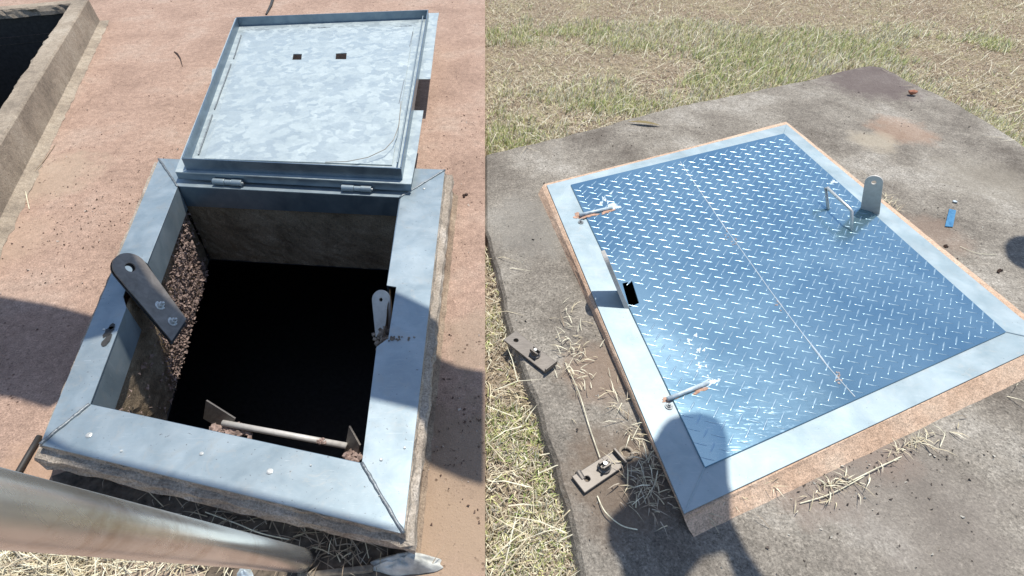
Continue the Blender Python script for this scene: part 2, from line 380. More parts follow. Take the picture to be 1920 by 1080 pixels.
for a, b in (((298, 298), (333, 350)), ((834, 319), (750, 370)), ((75, 833), (169, 757)), ((678, 868), (757, 1001))):
    A = P(*a, z+.001); B = P(*b, z+.001); pts = [A.lerp(B, k/16)+Vector((random.uniform(-1, 1)*.0012, random.uniform(-1, 1)*.0012, 0)) for k in range(17)]
    MB().tube(pts, [.0045+random.random()*.0015 for _ in pts], 8).build('weld_bead', M['weld'], OB, smooth=True)
sr = MB(); 
for q, r in (((167, 816), .009), ((228, 846), .004), ((378, 851), .006), ((506, 884), .009), ((195, 618), .004), ((715, 862), .005), ((759, 840), .004), ((583, 873), .003), ((795, 354), .006), ((712, 930), .003)):
    c = P(*q, z); n = 10
    sr = MB().loft([[c+Vector((math.cos(2*math.pi*k/n)*r*s, math.sin(2*math.pi*k/n)*r*s, hh)) for k in range(n)] for s, hh in ((1, 0), (1, .002), (.6, .0035))])
    sr.build('screw', M['screw'], OB)
# two dark drips on the frame, real blobs of tar
for c, d in (((204, 622), (.014, .028)), ((210, 612), (.01, .016)), ((199, 640), (.012, .03))):
    q = P(*c, z+.001); MB().add([q+Vector((math.cos(a)*d[0]*(.7+.5*random.random()), math.sin(a)*d[1]*(.7+.5*random.random()), .0012)) for a in np.linspace(0, 6, 12)], [tuple(range(12))]).build('tar_drip', M['dark'], OB)
# rough rim and curb
def rough_box(rings_px, zs, mt, nm, amp=.006, step=.03, parent=OB, hole=None):
    rings = []
    base = [P(x, y, zs[0]) for x, y in rings_px[0]]
    cnt = [max(1, int((base[(i+1) % 4]-base[i]).length/step)) for i in range(4)]
    for pxs, zz in zip(rings_px, zs):
        c = [P(x, y, zz) if not isinstance(x, Vector) else x for x, y in pxs]; r = []
        for i in range(4):
            for k in range(cnt[i]): r.append(c[i].lerp(c[(i+1) % 4], k/cnt[i]))
        rings.append(r)
    # sub-rings
    full = []
    for a, b in zip(rings[:-1], rings[1:]):
        m = max(1, int((a[0]-b[0]).length/.012))
        for k in range(m): full.append([p.lerp(q, k/m) for p, q in zip(a, b)])
    full.append(rings[-1])
    def dis(p): return p + Vector((noise.noise(p*30), noise.noise(p*30+Vector((9, 2, 4))), noise.noise(p*30+Vector((1, 7, 3)))*.5))*amp + Vector((noise.noise(p*110), noise.noise(p*110+Vector((9, 2, 4))), 0))*amp*.8
    full = [[dis(p) for p in r] for r in full]
    full = [[Vector((min(p.x, -.002), p.y, p.z)) for p in r] for r in full] if parent is OB else full
    mb = MB(); mb.loft(full, cap=False); return mb.build(nm, mt, parent)
rough_box([[(305, 306), (826, 326), (748, 985), (92, 832)], [(297, 300), (834, 322), (759, 1001), (75, 834)], [(298, 309), (837, 330), (761, 1010), (80, 844)], [(290, 304), (848, 328), (773, 1027), (66, 857)], [(293, 318), (851, 340), (776, 1040), (76, 872)]], [z-.006, z-.008, z-.028, z-.034, z-.065], M['rim2'], 'curb_rim', .008)
rough_box([[(305, 320), (838, 340), (760, 1004), (100, 852)], [(305, 350), (850, 362), (778, 1034), (123, 876)], [(305, 350), (862, 368), (790, 1046), (123, 886)]], [z-.05, .012, -.003], M['curb'], 'curb', .003)
# shaft: neck walls and black chamber
inn = [(329, 346), (753, 368), (681, 872), (165, 760)]
top = PL(inn, z-.01); bot = [Vector((p.x, p.y, -.30)) for p in top]
ctr = sum(top, Vector())/4
def neckwall(i, j, nm='shaft_wall'):
    mb = MB(); A, B = top[i], top[j]; n1, n2 = 44, 20; v = []; f = []
    d = (B-A); nrm = Vector((-d.y, d.x, 0)).normalized(); 
    if nrm.dot(ctr-A) < 0: nrm = -nrm
    for a in range(n1+1):
        for b in range(n2+1):
            p = A.lerp(B, a/n1)+DN*((z+.29)*b/n2)
            v.append(p + nrm*(.004*noise.noise(p*14)+.006*noise.noise(p*45)-.006))
    for a in range(n1):
        for b in range(n2): k = a*(n2+1)+b; f.append((k, k+n2+1, k+n2+2, k+1))
    mesh(nm, v, f, M['neck'], OB)
for i in range(4): neckwall(i, (i+1) % 4)
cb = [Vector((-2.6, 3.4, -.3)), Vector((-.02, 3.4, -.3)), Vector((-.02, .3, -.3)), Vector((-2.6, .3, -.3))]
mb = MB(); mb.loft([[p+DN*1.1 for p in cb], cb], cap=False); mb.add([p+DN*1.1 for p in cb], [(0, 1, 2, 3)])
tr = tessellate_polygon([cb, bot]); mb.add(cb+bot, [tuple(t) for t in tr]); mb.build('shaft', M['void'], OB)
# rough aggregate that spilled down the left wall
A, B = top[3], top[0]; d = (B-A).normalized(); nin = Vector((d.y, -d.x, 0))
if nin.dot(ctr-A) < 0: nin = -nin
mb = MB(); L = (B-A).length; k = 0
rv = random.Random(3)
GP = [Vector((x_, y_, 0)) for x_, y_ in [(344, 395), (350, 440), (372, 500), (392, 520), (382, 620), (384, 680), (350, 760), (330, 800), (322, 745), (305, 655), (300, 610), (322, 580), (312, 535), (332, 450)]]
def to_px(w_):
    q_ = w_-Vector((0, 0, CAM_H)); zc_ = q_.y*math.cos(PITCH)-q_.z*math.sin(PITCH)
    return CX+F*q_.x/zc_, CY-F*(q_.y*math.sin(PITCH)+q_.z*math.cos(PITCH))/zc_
def in_poly(poly, x, y):
    c_ = False; j = len(poly)-1
    for i in range(len(poly)):
        a_, b_ = poly[i], poly[j]
        if (a_.y > y) != (b_.y > y) and x < (b_.x-a_.x)*(y-a_.y)/(b_.y-a_.y)+a_.x: c_ = not c_
        j = i
    return c_
tries = 0
while k < 3200 and tries < 60000:
    tries += 1
    s = rv.random(); hz = rv.random()*(z+.27)
    q = A.lerp(B, s)+DN*hz
    hx, hy = to_px(q)
    if not in_poly(GP, hx+rv.gauss(0, 5), hy+rv.gauss(0, 5)) and (rv.random() > .04 or hz < .15): continue
    if hz < .125 and not (.44 < s < .56): continue
    r = .002+.006*rv.random()**2; a, b, c = (Vector((rv.uniform(-1, 1), rv.uniform(-1, 1), rv.uniform(-1, 1))).normalized()*r for _ in range(3))
    q = q+nin*(.004+.014*rv.random()*(1+noise.noise(q*20)))
    mb.add([q+a*1.6, q-a*1.3+b, q-b, q+c*1.4, q-c], [(0, 1, 3), (0, 3, 2), (0, 2, 4), (0, 4, 1), (1, 2, 3), (1, 4, 2)]); k += 1
tag(mb.build('exposed_aggregate', M['gravel'], OB), kind='stuff')
# lugs
def bolt(name, c, n, r, h, m, parent):
    n = n.normalized(); a = n.orthogonal().normalized(); b = n.cross(a)
    R = lambda rr, hh, k=12: [c+n*hh+rr*(math.cos(2*math.pi*i/k)*a+math.sin(2*math.pi*i/k)*b) for i in range(k)]
    mb = MB().loft([R(r*1.9, 0), R(r*1.9, h*.25), R(r*1.85, h*.3)]); mb.loft([R(r*1.15, h*.3, 6), R(r*1.15, h*.75, 6)]); mb.loft([R(r*.6, h*.75), R(r*.6, h*1.25), R(r*.35, h*1.4)])
    return mb.build(name, m, parent, bevel=.0006)
bl, br, tl, tr_ = P(322, 640, .02), P(347, 600, .02), P(223, 522, .23), P(262, 484, .23)
lg = lug('lug', bl, br, tl, tr_, .008, M['lugdark'], OB, .3)
N = ((br-bl).cross(tl-bl)).normalized(); 
if N.dot(Vector((0, 0, CAM_H))-bl) < 0: N = -N
lg2 = lug('lug', bl-N*.012+(bl-tl)*.04, br-N*.012+(br-tr_)*.04, tl-N*.012, tr_-N*.012, .006, M['dark'], OB, .25)
for fr, in ((.40,), (.14,)):
    c = ((bl+br)/2).lerp((tl+tr_)/2, fr)+N*.001; bolt('bolt', c+N*.001, N, .010, .022, M['screw'], OB)
lug('lug', P(706, 632, .05), P(736, 612, .09), P(702, 572, .13), P(730, 552, .17), .009, M['lugsteel'], OB, .2)
mb = MB()
for _ in range(60):
    mb.blob(P(random.gauss(722, 9), random.gauss(634, 9), z-.02-random.random()*.03), .006+.006*random.random(), jit=.4)
mb.build('broken_mortar', M['rim'], OB)
mb = MB()
for _ in range(26): mb.blob(P(745+random.gauss(0, 14), 634+random.gauss(0, 2.5), z+.002), .0035, (1, 1, .6), .5)
tag(mb.build('mortar_crumbs', M['rim'], OB), kind='stuff')
# step iron in the shaft
zz = -.02
mb = MB().tube([P(418, 793, zz), P(650, 836, zz)], .0105, 12).build('step_iron', M['lugsteel'], OB, smooth=True)
def plate3(pts, zs, th, m, nm):
    v = [P(x, y, q) for (x, y), q in zip(pts, zs)]; N = (v[1]-v[0]).cross(v[2]-v[0]).normalized()
    return MB().sheet(v, (), th, N).build(nm, m, OB)
plate3([(386, 751), (440, 785), (428, 812), (381, 785)], [.03, .0, -.06, -.05], .006, M['steel'], 'step_bracket')
plate3([(654, 799), (674, 835), (668, 868), (645, 850)], [.04, .02, -.05, -.06], .006, M['steel'], 'step_bracket')
mb = MB()
for _ in range(130): mb.blob(P(random.gauss(435, 16), random.gauss(806, 6), -.04), .006+.006*random.random(), jit=.5)
for _ in range(20): mb.blob(P(random.gauss(658, 7), random.gauss(858, 6), -.02), .006+.006*random.random(), jit=.5)
for _ in range(12): mb.blob(P(random.gauss(602, 3), random.gauss(828, 4), zz+.008), .007, jit=.5)
tag(mb.build('debris', M['gravel'], OB), kind='stuff')

# lid, folded back
zl = ZL+.05
LID = sheet_px('lid', [(441, 34), (823, 24), (820, 40), (807, 148), (783, 148), (776, 207), (794, 207), (783, 280), (771, 345), (328, 322), (352, 262), (396, 152), (398, 130), (404, 128)], zl, .005, M['spangle'], OB,
    holes=[[(549, 101), (566, 101), (565, 112), (547, 112)], [(629, 100), (651, 99), (650, 111), (628, 111)]])
LID['label'] = 'lid folded flat, showing its pale inner side with two square holes'
sheet_px('inner_panel', [(461, 55), (776, 49), (735, 309), (383, 297)], zl+.006, .005, M['spangle'], LID, holes=[[(550, 101), (566, 101), (565, 112), (548, 112)], [(630, 100), (650, 99), (649, 111), (629, 111)]], bevel=.001)
ph = .06; zt = zl+ph
FC = [(443, 32), (803, 18), (752, 316), (340, 297)]
for i in range(4):
    a, b = P(*FC[i], zt), P(*FC[(i+1) % 4], zt); c = P(570, 180, zt)
    if i in (1, 3): a, b = a.lerp(b, .006), a.lerp(b, .994)
    wall(a, b, ph, .006, c).build('edge_angle', M['flange'], LID, bevel=.001)
# inner narrow ledge on the right side of the lid
a, b = P(793, 30, zl+.03), P(745, 305, zl+.03); MB().tube([a, b], .004, 6).build('ledge', M['galv'], LID)
a, b = P(329, 323, zl-.004), P(770, 346, zl-.004)
wall(a, b, .036, .005, P(570, 180, zl)).build('front_lip', M['flange'], LID, bevel=.001)
# weld marks round the inner panel
for q in ([(452, 66), (438, 110)], [(433, 120), (402, 205)], [(398, 215), (372, 290)], [(462, 57), (505, 56)], [(585, 53), (620, 52)], [(740, 50), (772, 49)], [(774, 60), (768, 88)], [(758, 150), (748, 195)]):
    pts = [P(q[0][0]+(q[1][0]-q[0][0])*k/9, q[0][1]+(q[1][1]-q[0][1])*k/9+random.uniform(-.6, .6), zl+.004) for k in range(10)]
    MB().tube(pts, .0035, 6).build('weld_bead', M['weld'], LID)
MB().tube([P(x, y, zl+.010+dz) for x, y, dz in ((610, 304, 0), (650, 303, .01), (690, 295, .02), (722, 280, .03), (738, 262, .035), (748, 235, .04), (752, 190, .05))], .0016, 6).build('wire', M['timber'], LID)
for q in ((400, 455, 340, 343.5), (641, 698, 352, 355)):
    a = P(q[0], q[2], ZL+.018); b = P(q[1], q[3], ZL+.018)
    for s0, s1, r in ((0, .40, .0145), (.41, .62, .012), (.63, .97, .0145)):
        MB().tube([a.lerp(b, s0), a.lerp(b, s1)], r, 14).build('hinge_knuckle', M['galv'], OB, bevel=.001, smooth=False)
    MB().tube([a.lerp(b, -.01), a.lerp(b, 1.02)], .005, 8).build('hinge_pin', M['screw'], OB)

# ------------------------------------------------------------------ concrete trough, top left
TR = empty('concrete_trough', (to.x, to.y, 0)); tag(TR, 'raised concrete trough wall round a dark pit at the corner of the red paving', 'trough')
def ringpts(q, zz, step=.04, amp=.0, ns=None):
    out = []
    for i in range(4):
        a, b = q[i], q[(i+1) % 4]; n = ns[i]
        for k in range(n):
            p = a.lerp(b, k/n); p = Vector((p.x, p.y, zz)); out.append(p+Vector((noise.noise(p*16), noise.noise(p*16+Vector((3, 3, 3))), 0))*amp+Vector((noise.noise(p*55), noise.noise(p*55+Vector((3, 3, 3))), noise.noise(p*50)*.4))*amp*.7)
    return out
TO = [T_A, T_B, T_C, T_D]; ns = [90, 40, 90, 40]
TOg = inset(T_A, T_B, T_C, T_D, -.012)
mb = MB(); mb.loft([ringpts(TOg, -.01, amp=.002, ns=ns), ringpts(TO, .19, amp=.002, ns=ns), ringpts(inset(*TO, .008), .2, amp=.002, ns=ns), ringpts(inset(*TO, wt*.85), .2, amp=.008, ns=ns), ringpts(inset(*TO, wt*.96), .188, amp=.022, ns=ns), ringpts(inset(*TO, wt), .165, amp=.02, ns=ns), ringpts(inset(*TO, wt+.01), .14, amp=.01, ns=ns)], cap=False)
mb.build('trough_wall', M['trough'], TR)
mb = MB(); I2 = inset(*TO, wt-.004); mb.loft([[Vector((p.x, p.y, -1.6)) for p in I2], [Vector((p.x, p.y, .155)) for p in I2]], cap=False); mb.add([Vector((p.x, p.y, -1.6)) for p in I2], [(0, 1, 2, 3)])
mb.build('trough_pit', M['void'], TR)
# mortar fillet at its foot
mb = MB(); f1 = inset(*TO, -.008); f2 = inset(*TO, -.07)
mb.loft([ringpts(f2, .0015, amp=.012, ns=ns), ringpts(f1, .022, amp=.006, ns=ns)], cap=False); mb.build('mortar_fillet', M['trough'], TR)

# ------------------------------------------------------------------ closed hatch (right)
c = P(1450, 560, 0); HB = empty('access_hatch', (c.x, c.y, 0))
tag(HB, 'closed access hatch with blue patterned tread plate lid on an orange curb', 'hatch', 'access hatches')
FT = [(1025, 347), (1475, 233), (1969, 641), (1283, 963)]
PT = [(1070, 346), (1470, 250), (1887, 622), (1322, 876)]
def st(pts, zz=ZR): return sheet_px('frame_strip', pts, zz, .005, M['galv2'], HB, bevel=.001)
IT = [(1072, 350), (1468, 253), (1884, 622), (1323, 872)]
st([FT[0], FT[1], IT[1], IT[0]]); st([FT[1], FT[2], IT[2], IT[1]]); st([FT[2], FT[3], IT[3], IT[2]]); st([FT[3], FT[0], IT[0], (1166, 545), (1182, 578), IT[3]])
for a, b in ((FT[3], IT[3]), (FT[2], IT[2])):
    MB().tube([P(*a, ZR+.0005), P(*b, ZR+.0005)], .0025, 6).build('weld_bead', M['galv2'], HB)
ctop = [(1021, 345), (1474, 231), (1976, 640), (1283, 969)]
cmid = [(1016, 350), (1474, 228), (1990, 645), (1284, 975)]
cbot = [(1008, 366), (1476, 240), (2020, 668), (1302, 1012)]
rough_box([[(1028, 349), (1474, 236), (1962, 641), (1284, 958)], ctop, cmid, cbot], [ZR-.006, ZR-.006, ZR-.014, -.004], M['render'], 'curb', .0022, .035, HB)
# tread plate with its raised pattern
def homog(dst):
    A = []; b = []
    for (u, v), (x, y) in zip([(0, 0), (1, 0), (1, 1), (0, 1)], dst):
        A.append([u, v, 1, 0, 0, 0, -x*u, -x*v]); b.append(x); A.append([0, 0, 0, u, v, 1, -y*u, -y*v]); b.append(y)
    return np.append(np.linalg.solve(np.array(A, float), np.array(b, float)), 1).reshape(3, 3)
pc = [P(x, y, ZR+.006) for x, y in PT]
HM = homog([(p.x, p.y) for p in pc])
def UV(u, v, zz):
    r = HM @ np.array([u, v, 1.]); return Vector((r[0]/r[2], r[1]/r[2], zz))
slot = [P(x, y, ZR+.006) for x, y in ((1167, 531), (1185, 527), (1198, 568), (1180, 576))]
LD = MB().sheet(pc, [slot], .006).build('lid', M['tread'], HB, bevel=.0015)
LD['label'] = 'blue metallic lid with rows of raised tread marks'
HMi = np.linalg.inv(HM)
def toUV(p):
    r = HMi @ np.array([p.x, p.y, 1.]); return r[:2]/r[2]
sA = toUV(P(1502, 486, ZR+.006)); sB = toUV(P(1519, 489, ZR+.006)); dA = (sB-sA)
dA = np.array([.0335, .0205]) if False else dA
mb = MB(); zt = ZR+.006
def lozenge(u, v, du, dv, hh=.0015, wd=.17):
    a = UV(u-du/2, v-dv/2, zt-.0005); b = UV(u+du/2, v+dv/2, zt-.0005); c = (a+b)/2
    L = (b-a); n = Vector((-L.y, L.x, 0))*wd
    K = [(-.5, 0, 0), (-.3, .62, .35), (0, 1, .55), (.3, .72, .4), (.5, 0, 0), (.3, -.72, .4), (0, -1, .55), (-.3, -.62, .35)]
    out = [c+L*k[0]*1.0+n*k[1]*.5 for k in K]
    mid = [c+L*k[0]*.95+n*k[1]*.28+Vector((0, 0, hh*.6)) for k in K]
    tp = [c+L*k[0]*.93+n*k[1]*.07+Vector((0, 0, hh)) for k in K]
    mb.loft([out, mid, tp], cap=False); mb.f.append(tuple(range(len(mb.v)-8, len(mb.v))))
for j in range(32):
    for i in range(21):
        for t in (0, 1):
            u = .0138+.04995*i+(.025 if t else 0); v = .9868-.0327*j-(.0163 if t else 0)
            if not (.008 < u < .992 and .008 < v < .992): continue
            pp = UV(u, v, 0)
            if (pp-Vector(((slot[0]+slot[2])/2).xy.to_3d())).length < .06: continue
            s = 1 if t == 0 else -1
            k = 1.18
            lozenge(u, v, dA[0]*k, dA[1]*k*s)
PAT = mb.build('tread_pattern', M['crest'], LD, smooth=True)
# butt weld down the plate
pts = [(1275, 303), (1300, 340), (1330, 385), (1362, 430), (1380, 455), (1410, 496), (1440, 540), (1462, 570), (1490, 605), (1520, 645), (1550, 685), (1575, 712), (1590, 730), (1606, 747)]
W = [P(x+random.uniform(-1, 1), y, zt+.0005) for x, y in pts]; W2 = []
for a, b in zip(W[:-1], W[1:]): W2 += [a.lerp(b, k/6) for k in range(6)]
MB().tube(W2, [.0017+.0026*max(0, noise.noise(p*11)+.15) for p in W2], 6).build('weld_seam', M['seam'], LD)
mb = MB()
for c_, n_ in (((1366, 436), 5), ((1378, 453), 6), ((1572, 706), 12), ((1460, 570), 6)):
    for _ in range(n_): mb.blob(P(c_[0]+random.gauss(0, 4), c_[1]+random.gauss(0, 7), zt+.001), .004, (1, 1, .3), .4)
tag(mb.build('weld_rust', plain('weld rust', (.35, .28, .25), .8), LD), kind='stuff')
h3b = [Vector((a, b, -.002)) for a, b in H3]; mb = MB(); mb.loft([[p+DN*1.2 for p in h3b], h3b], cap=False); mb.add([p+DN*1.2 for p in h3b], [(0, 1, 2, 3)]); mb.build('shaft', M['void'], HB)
# handle, latch straps, lugs
MB().tube([P(1553, 393, zt), P(1548, 352, zt+.07), P(1551, 352, zt+.075), P(1594, 392, zt+.075), P(1597, 396, zt+.07), P(1597, 433, zt)], .0065, 10).build('handle', M['screw'], LD, smooth=True)
def patch(c_, rx, ry, m, nm, par, zz=None, rot=0, n=26, seed=0):
    c0 = P(*c_, 0); pts = []; rr = random.Random(seed+int(c_[0]))
    for k in range(n):
        a = 2*math.pi*k/n; r = 1+.35*math.sin(3*a+rr.random())+rr.uniform(-.3, .3)
        x, y = rx*r*math.cos(a), ry*r*math.sin(a); x, y = x*math.cos(rot)-y*math.sin(rot), x*math.sin(rot)+y*math.cos(rot)
        pts.append(P(c_[0]+x, c_[1]+y, zz or zt+.0009))
    return MB().sheet(pts, (), .0006).build(nm, m, par)
for a, b in (((1087, 403), (1148, 389)), ((1252, 748), (1328, 717))):
    A, B = P(*a, zt+.006), P(*b, zt+.006)
    MB().tube([A, B], .0075, 10).build('hinge_bar', M['white'], HB, smooth=True)
    mx, my = (a[0]+b[0])/2, (a[1]+b[1])/2; ang = math.atan2(b[1]-a[1], b[0]-a[0])
    patch((b[0]+2, b[1]), 13, 6, M['white'], 'zinc_paint', HB, rot=ang)
    patch((mx-14, my+8), 14, 3.5, M['rust'], 'rust_patch', HB, zt+.0016, ang, seed=3); patch((mx+22, my-1), 12, 4.5, M['rust'], 'rust_patch', HB, zt+.0016, ang, seed=5)
    patch((a[0]-4, a[1]+2), 7, 5, M['rust'], 'rust_patch', HB, ZR+.0012, 0, seed=9)
    bolt('hinge_bolt', P(a[0]+2, a[1]+14, ZR+.001), Vector((0, 0, 1)), .007, .008, M['weld'], HB)

for (px_, py_, n_) in ((1134, 374, 7), (1313, 676, 8), (1300, 640, 4), (1340, 705, 4)):
    for q_ in range(n_): patch((px_+random.gauss(0, 7), py_+random.gauss(0, 9)), random.uniform(1, 3.2), random.uniform(1, 4), M['white'], 'zinc_paint', HB, rot=random.random()*3, seed=q_)
patch((1563, 341), 6, 3, M['white'], 'zinc_paint', HB)
lc = lug('lug', P(1617, 384, ZR), P(1646, 410, ZR), P(1623, 336, .20), P(1655, 345, .20), .008, M['lugsteel'], HB, .28)
lug('lug', P(1165, 545, ZR), P(1180, 579, ZR), P(1136, 474, .20), P(1147, 500, .20), .016, M['lugsteel'], HB, .3)

# ------------------------------------------------------------------ loose things on the slab and paving
def clamp(pos_px, end_px, wpx, zb, label, gr):
    a = P(*pos_px, zb); b = P(*end_px, zb); d = (b-a); s = Vector((-d.y, d.x, 0)).normalized()*wpx
    r = empty('bracket', (a+b)/2); tag(r, label, 'bracket', 'loose clamp brackets')
    U = d.normalized(); Wd = s.length; sn = s.normalized()
    out = [a+s, a-s, b-s*.9+DN*0] + [b-s*.9+U*.012, b+s*.9+U*.012] + [b+s]
    hc = a+U*.035; hs = [hc+.009*(math.cos(t)*U+math.sin(t)*sn) for t in np.linspace(0, 2*math.pi, 13)[:-1]]
    up = Vector((0, 0, .012))
    MB().sheet([p+up for p in out], [[p+up for p in hs]], .007).build('plate', M['steel'], r, bevel=.002)
    c2 = a.lerp(b, .66)+up
    R = lambda rr, hh, k=14: [c2+Vector((0, 0, hh))+rr*(math.cos(2*math.pi*i/k)*U+math.sin(2*math.pi*i/k)*sn) for i in range(k)]
    MB().loft([R(.021, 0), R(.021, .006), R(.015, .009), R(.015, .018)]).build('nut', M['steel'], r, bevel=.001)
    for sg_ in (-1, 1):
        c3 = c2+sn*sg_*.009+Vector((0, 0, .018))
        MB().loft([[c3+U*x*.016+sn*y*.003+Vector((0, 0, h_)) for x, y in ((-1, -1), (1, -1), (1, 1), (-1, 1))] for h_ in (0, .012)]).build('jaw', M['steel'], r, bevel=.001)
    MB().tube([c2+Vector((0, 0, .016)), c2+Vector((0, 0, .032))], .006, 10).build('bolt', M['screw'], r)
    # turned up end
    e1 = b+U*.008
    MB().loft([[e1+s*.9+up, e1-s*.9+up, e1-s*.9+up+U*.007, e1+s*.9+up+U*.007], [e1+s*.9+up+Vector((0, 0, .018)), e1-s*.9+up+Vector((0, 0, .018)), e1-s*.9+up+U*.007+Vector((0, 0, .018)), e1+s*.9+up+U*.007+Vector((0, 0, .018))]]).build('turned_end', M['steel'], r, bevel=.001)
    return r
clamp((955, 632), (1028, 690), .034, .004, 'loose steel clamp bracket lying across the left edge of the grey slab', None)
clamp((1083, 912), (1155, 866), .031, .002, 'loose steel clamp bracket near the shaded corner of the closed hatch, beside an eye bolt', None)
e_ = empty('eye_bolt', P(1172, 852)); tag(e_, 'small weathered eye bolt lying on the slab above the lower clamp bracket', 'bolt')
cc = P(1174, 849, .008); MB().tube([cc+Vector((math.cos(t)*.02, math.sin(t)*.02, 0)) for t in np.linspace(0, 2*math.pi, 17)], .0055, 8).build('eye', M['timber'], e_, smooth=True)
MB().tube([P(1164, 852, .008), P(1146, 868, .008)], .006, 8).build('shank', M['timber'], e_)
r = MB().tube([P(1093, 900, .006), P(1083, 884, .010)], .011, 10); tag(r.build('steel_stud', M['steel'], bevel=.001), 'short round steel stud touching the end of the lower clamp bracket', 'stud')
tag(sheet_px('metal_strip', [(1780, 391), (1793, 394), (1787, 425), (1772, 424)], .006, .004, M['blue'], bevel=.001), 'small bright blue metal offcut lying on the slab right of the hatch', 'metal offcut')
tag(MB().blob(P(1711, 173, .02), .035, (1, .7, .45), .3).build('brick_fragment', M['brick'], bevel=.003), 'small red brick fragment near the far right edge of the slab', 'brick piece')
tag(MB().blob(P(1791, 378, .006), .012, (1, .8, .5), .2).build('pebble', M['white']), 'pale pebble just above the blue offcut', 'pebble')
mb = MB(); A = P(1178, 228, .012); B = P(1238, 235, .008); n_ = 12; top_, bo = [], []
for k in range(n_+1):
    p = A.lerp(B, k/n_)+Vector((0, 0, .01*math.sin(k/n_*3.1))); wv = .016*math.sin(max(.04, k/n_)*3.05)
    top_.append(p+Vector((0, wv, 0))); bo.append(p-Vector((0, wv, 0)))
mb.add(top_+bo, [(k, k+1, n_+2+k, n_+1+k) for k in range(n_)]); tag(mb.build('fallen_leaf', M['leafb']), 'long narrow brown leaf fallen by the far slab edge', 'leaf')
for q, lb in (((875, 366), 'dark crumb of dirt right of the open hatch'), ((1771, 460), 'dark crumb on the slab below the blue offcut'), ((1873, 508), 'black insect-like speck on the slab by the right picture edge')):
    mb = MB()
    for _ in range(5): mb.blob(P(q[0]+random.uniform(-6, 6), q[1]+random.uniform(-3, 3), .004), .006, jit=.5)
    tag(mb.build('dirt_crumb', M['seed']), lb, 'crumb', 'dark crumbs')
tag(MB().tube([P(327, 97, .004), P(333, 101, .008), P(338, 109, .008), P(342, 124, .004)], [.004, .006, .004, .002], 6).build('twig', M['seed']), 'short curved dark twig on red paving left of the lid', 'twig')
tag(MB().tube([P(513, -6, .008), P(508, 10, .01), P(499, 27, .006)], [.014, .012, .008], 8).build('twig', M['dark']), 'dark stick at the top edge behind the folded lid', 'stick')
tag(MB().tube([P(74, 818, .012), P(55, 850, .011), P(34, 886, .012), P(10, 930, .012), P(-20, 980, .012)], .009, 8).build('cable', M['dark'], smooth=True), 'thin black cable on the paving, running from the left hatch corner under the pipe', 'cable')
# pipe
T0 = Vector((-.489, .549, .034)); T1 = Vector((-.4127, .2050, 1.098)); dd = (T1-T0)
pb = MB(); pts = [T0+dd*k/24 for k in range(0, 33)]
pb.tube(pts, .0305, 40, cap=False); fr_ = [T0-dd.normalized()*.012*math.sin(a)*1 for a in (0, .5, 1, 1.4)]
pb.tube([T0, T0-dd.normalized()*.006, T0-dd.normalized()*.009, T0-dd.normalized()*.0095], [.0305, .029, .025, .001], 40)
tag(pb.build('steel_pipe', M['pipe'], smooth=True), 'thick brown-grey steel pipe slanting down to the ground in front of the open hatch', 'pipe')
# rag, scrap, timber strip
def cloth(name, outline, zh, m, label, cat):
    cx_ = sum(p[0] for p in outline)/len(outline); cy_ = sum(p[1] for p in outline)/len(outline); n = len(outline); R = 7
    v = [P(cx_, cy_, 0)+Vector((0, 0, zh))]; f = []
    for r_ in range(1, R+1):
        for i in range(n):
            t_ = r_/R; x = cx_+(outline[i][0]-cx_)*t_; y = cy_+(outline[i][1]-cy_)*t_
            p = P(x, y, 0); p.z = max(.003, zh*(1-t_**2.2)*(1+.9*noise.noise(p*38))+.012*abs(noise.noise(p*60))); v.append(p)
    for i in range(n): f.append((0, 1+i, 1+(i+1) % n))
    for r_ in range(R-1):
        for i in range(n): a = 1+r_*n+i; b = 1+r_*n+(i+1) % n; f.append((a, a+n, b+n, b))
    o = mesh(name, v, f, m, smooth=True); o.modifiers.new('s', 'SUBSURF').render_levels = 1; tag(o, label, cat); return o
def oval(x0, y0, x1, y1, n=26, j=.15, sd_=1):
    rr = random.Random(sd_); return [((x0+x1)/2+(x1-x0)/2*math.cos(a)*(1+rr.uniform(-j, j)), (y0+y1)/2+(y1-y0)/2*math.sin(a)*(1+rr.uniform(-j, j))) for a in [2*math.pi*k/n for k in range(n)]]
cloth('rag', oval(688, 1040, 832, 1080), .055, M['rag'], 'crumpled dirty grey-white rag at the bottom below the open hatch', 'rag')
cloth('paper_scrap', oval(444, 1062, 476, 1092, 14, .25, 5), .02, M['white'], 'small white torn scrap below the end of the steel pipe', 'scrap')
A, B = P(560, 1078, .0), P(700, 1062, .0); C_, D_ = P(700, 1074, 0), P(560, 1092, 0)
tag(MB().loft([[A, B, C_, D_], [p+Vector((0, 0, .018)) for p in (A, B, C_, D_)]]).build('timber_strip', M['timber'], bevel=.003), 'weathered grey timber strip between pipe end and rag', 'timber')

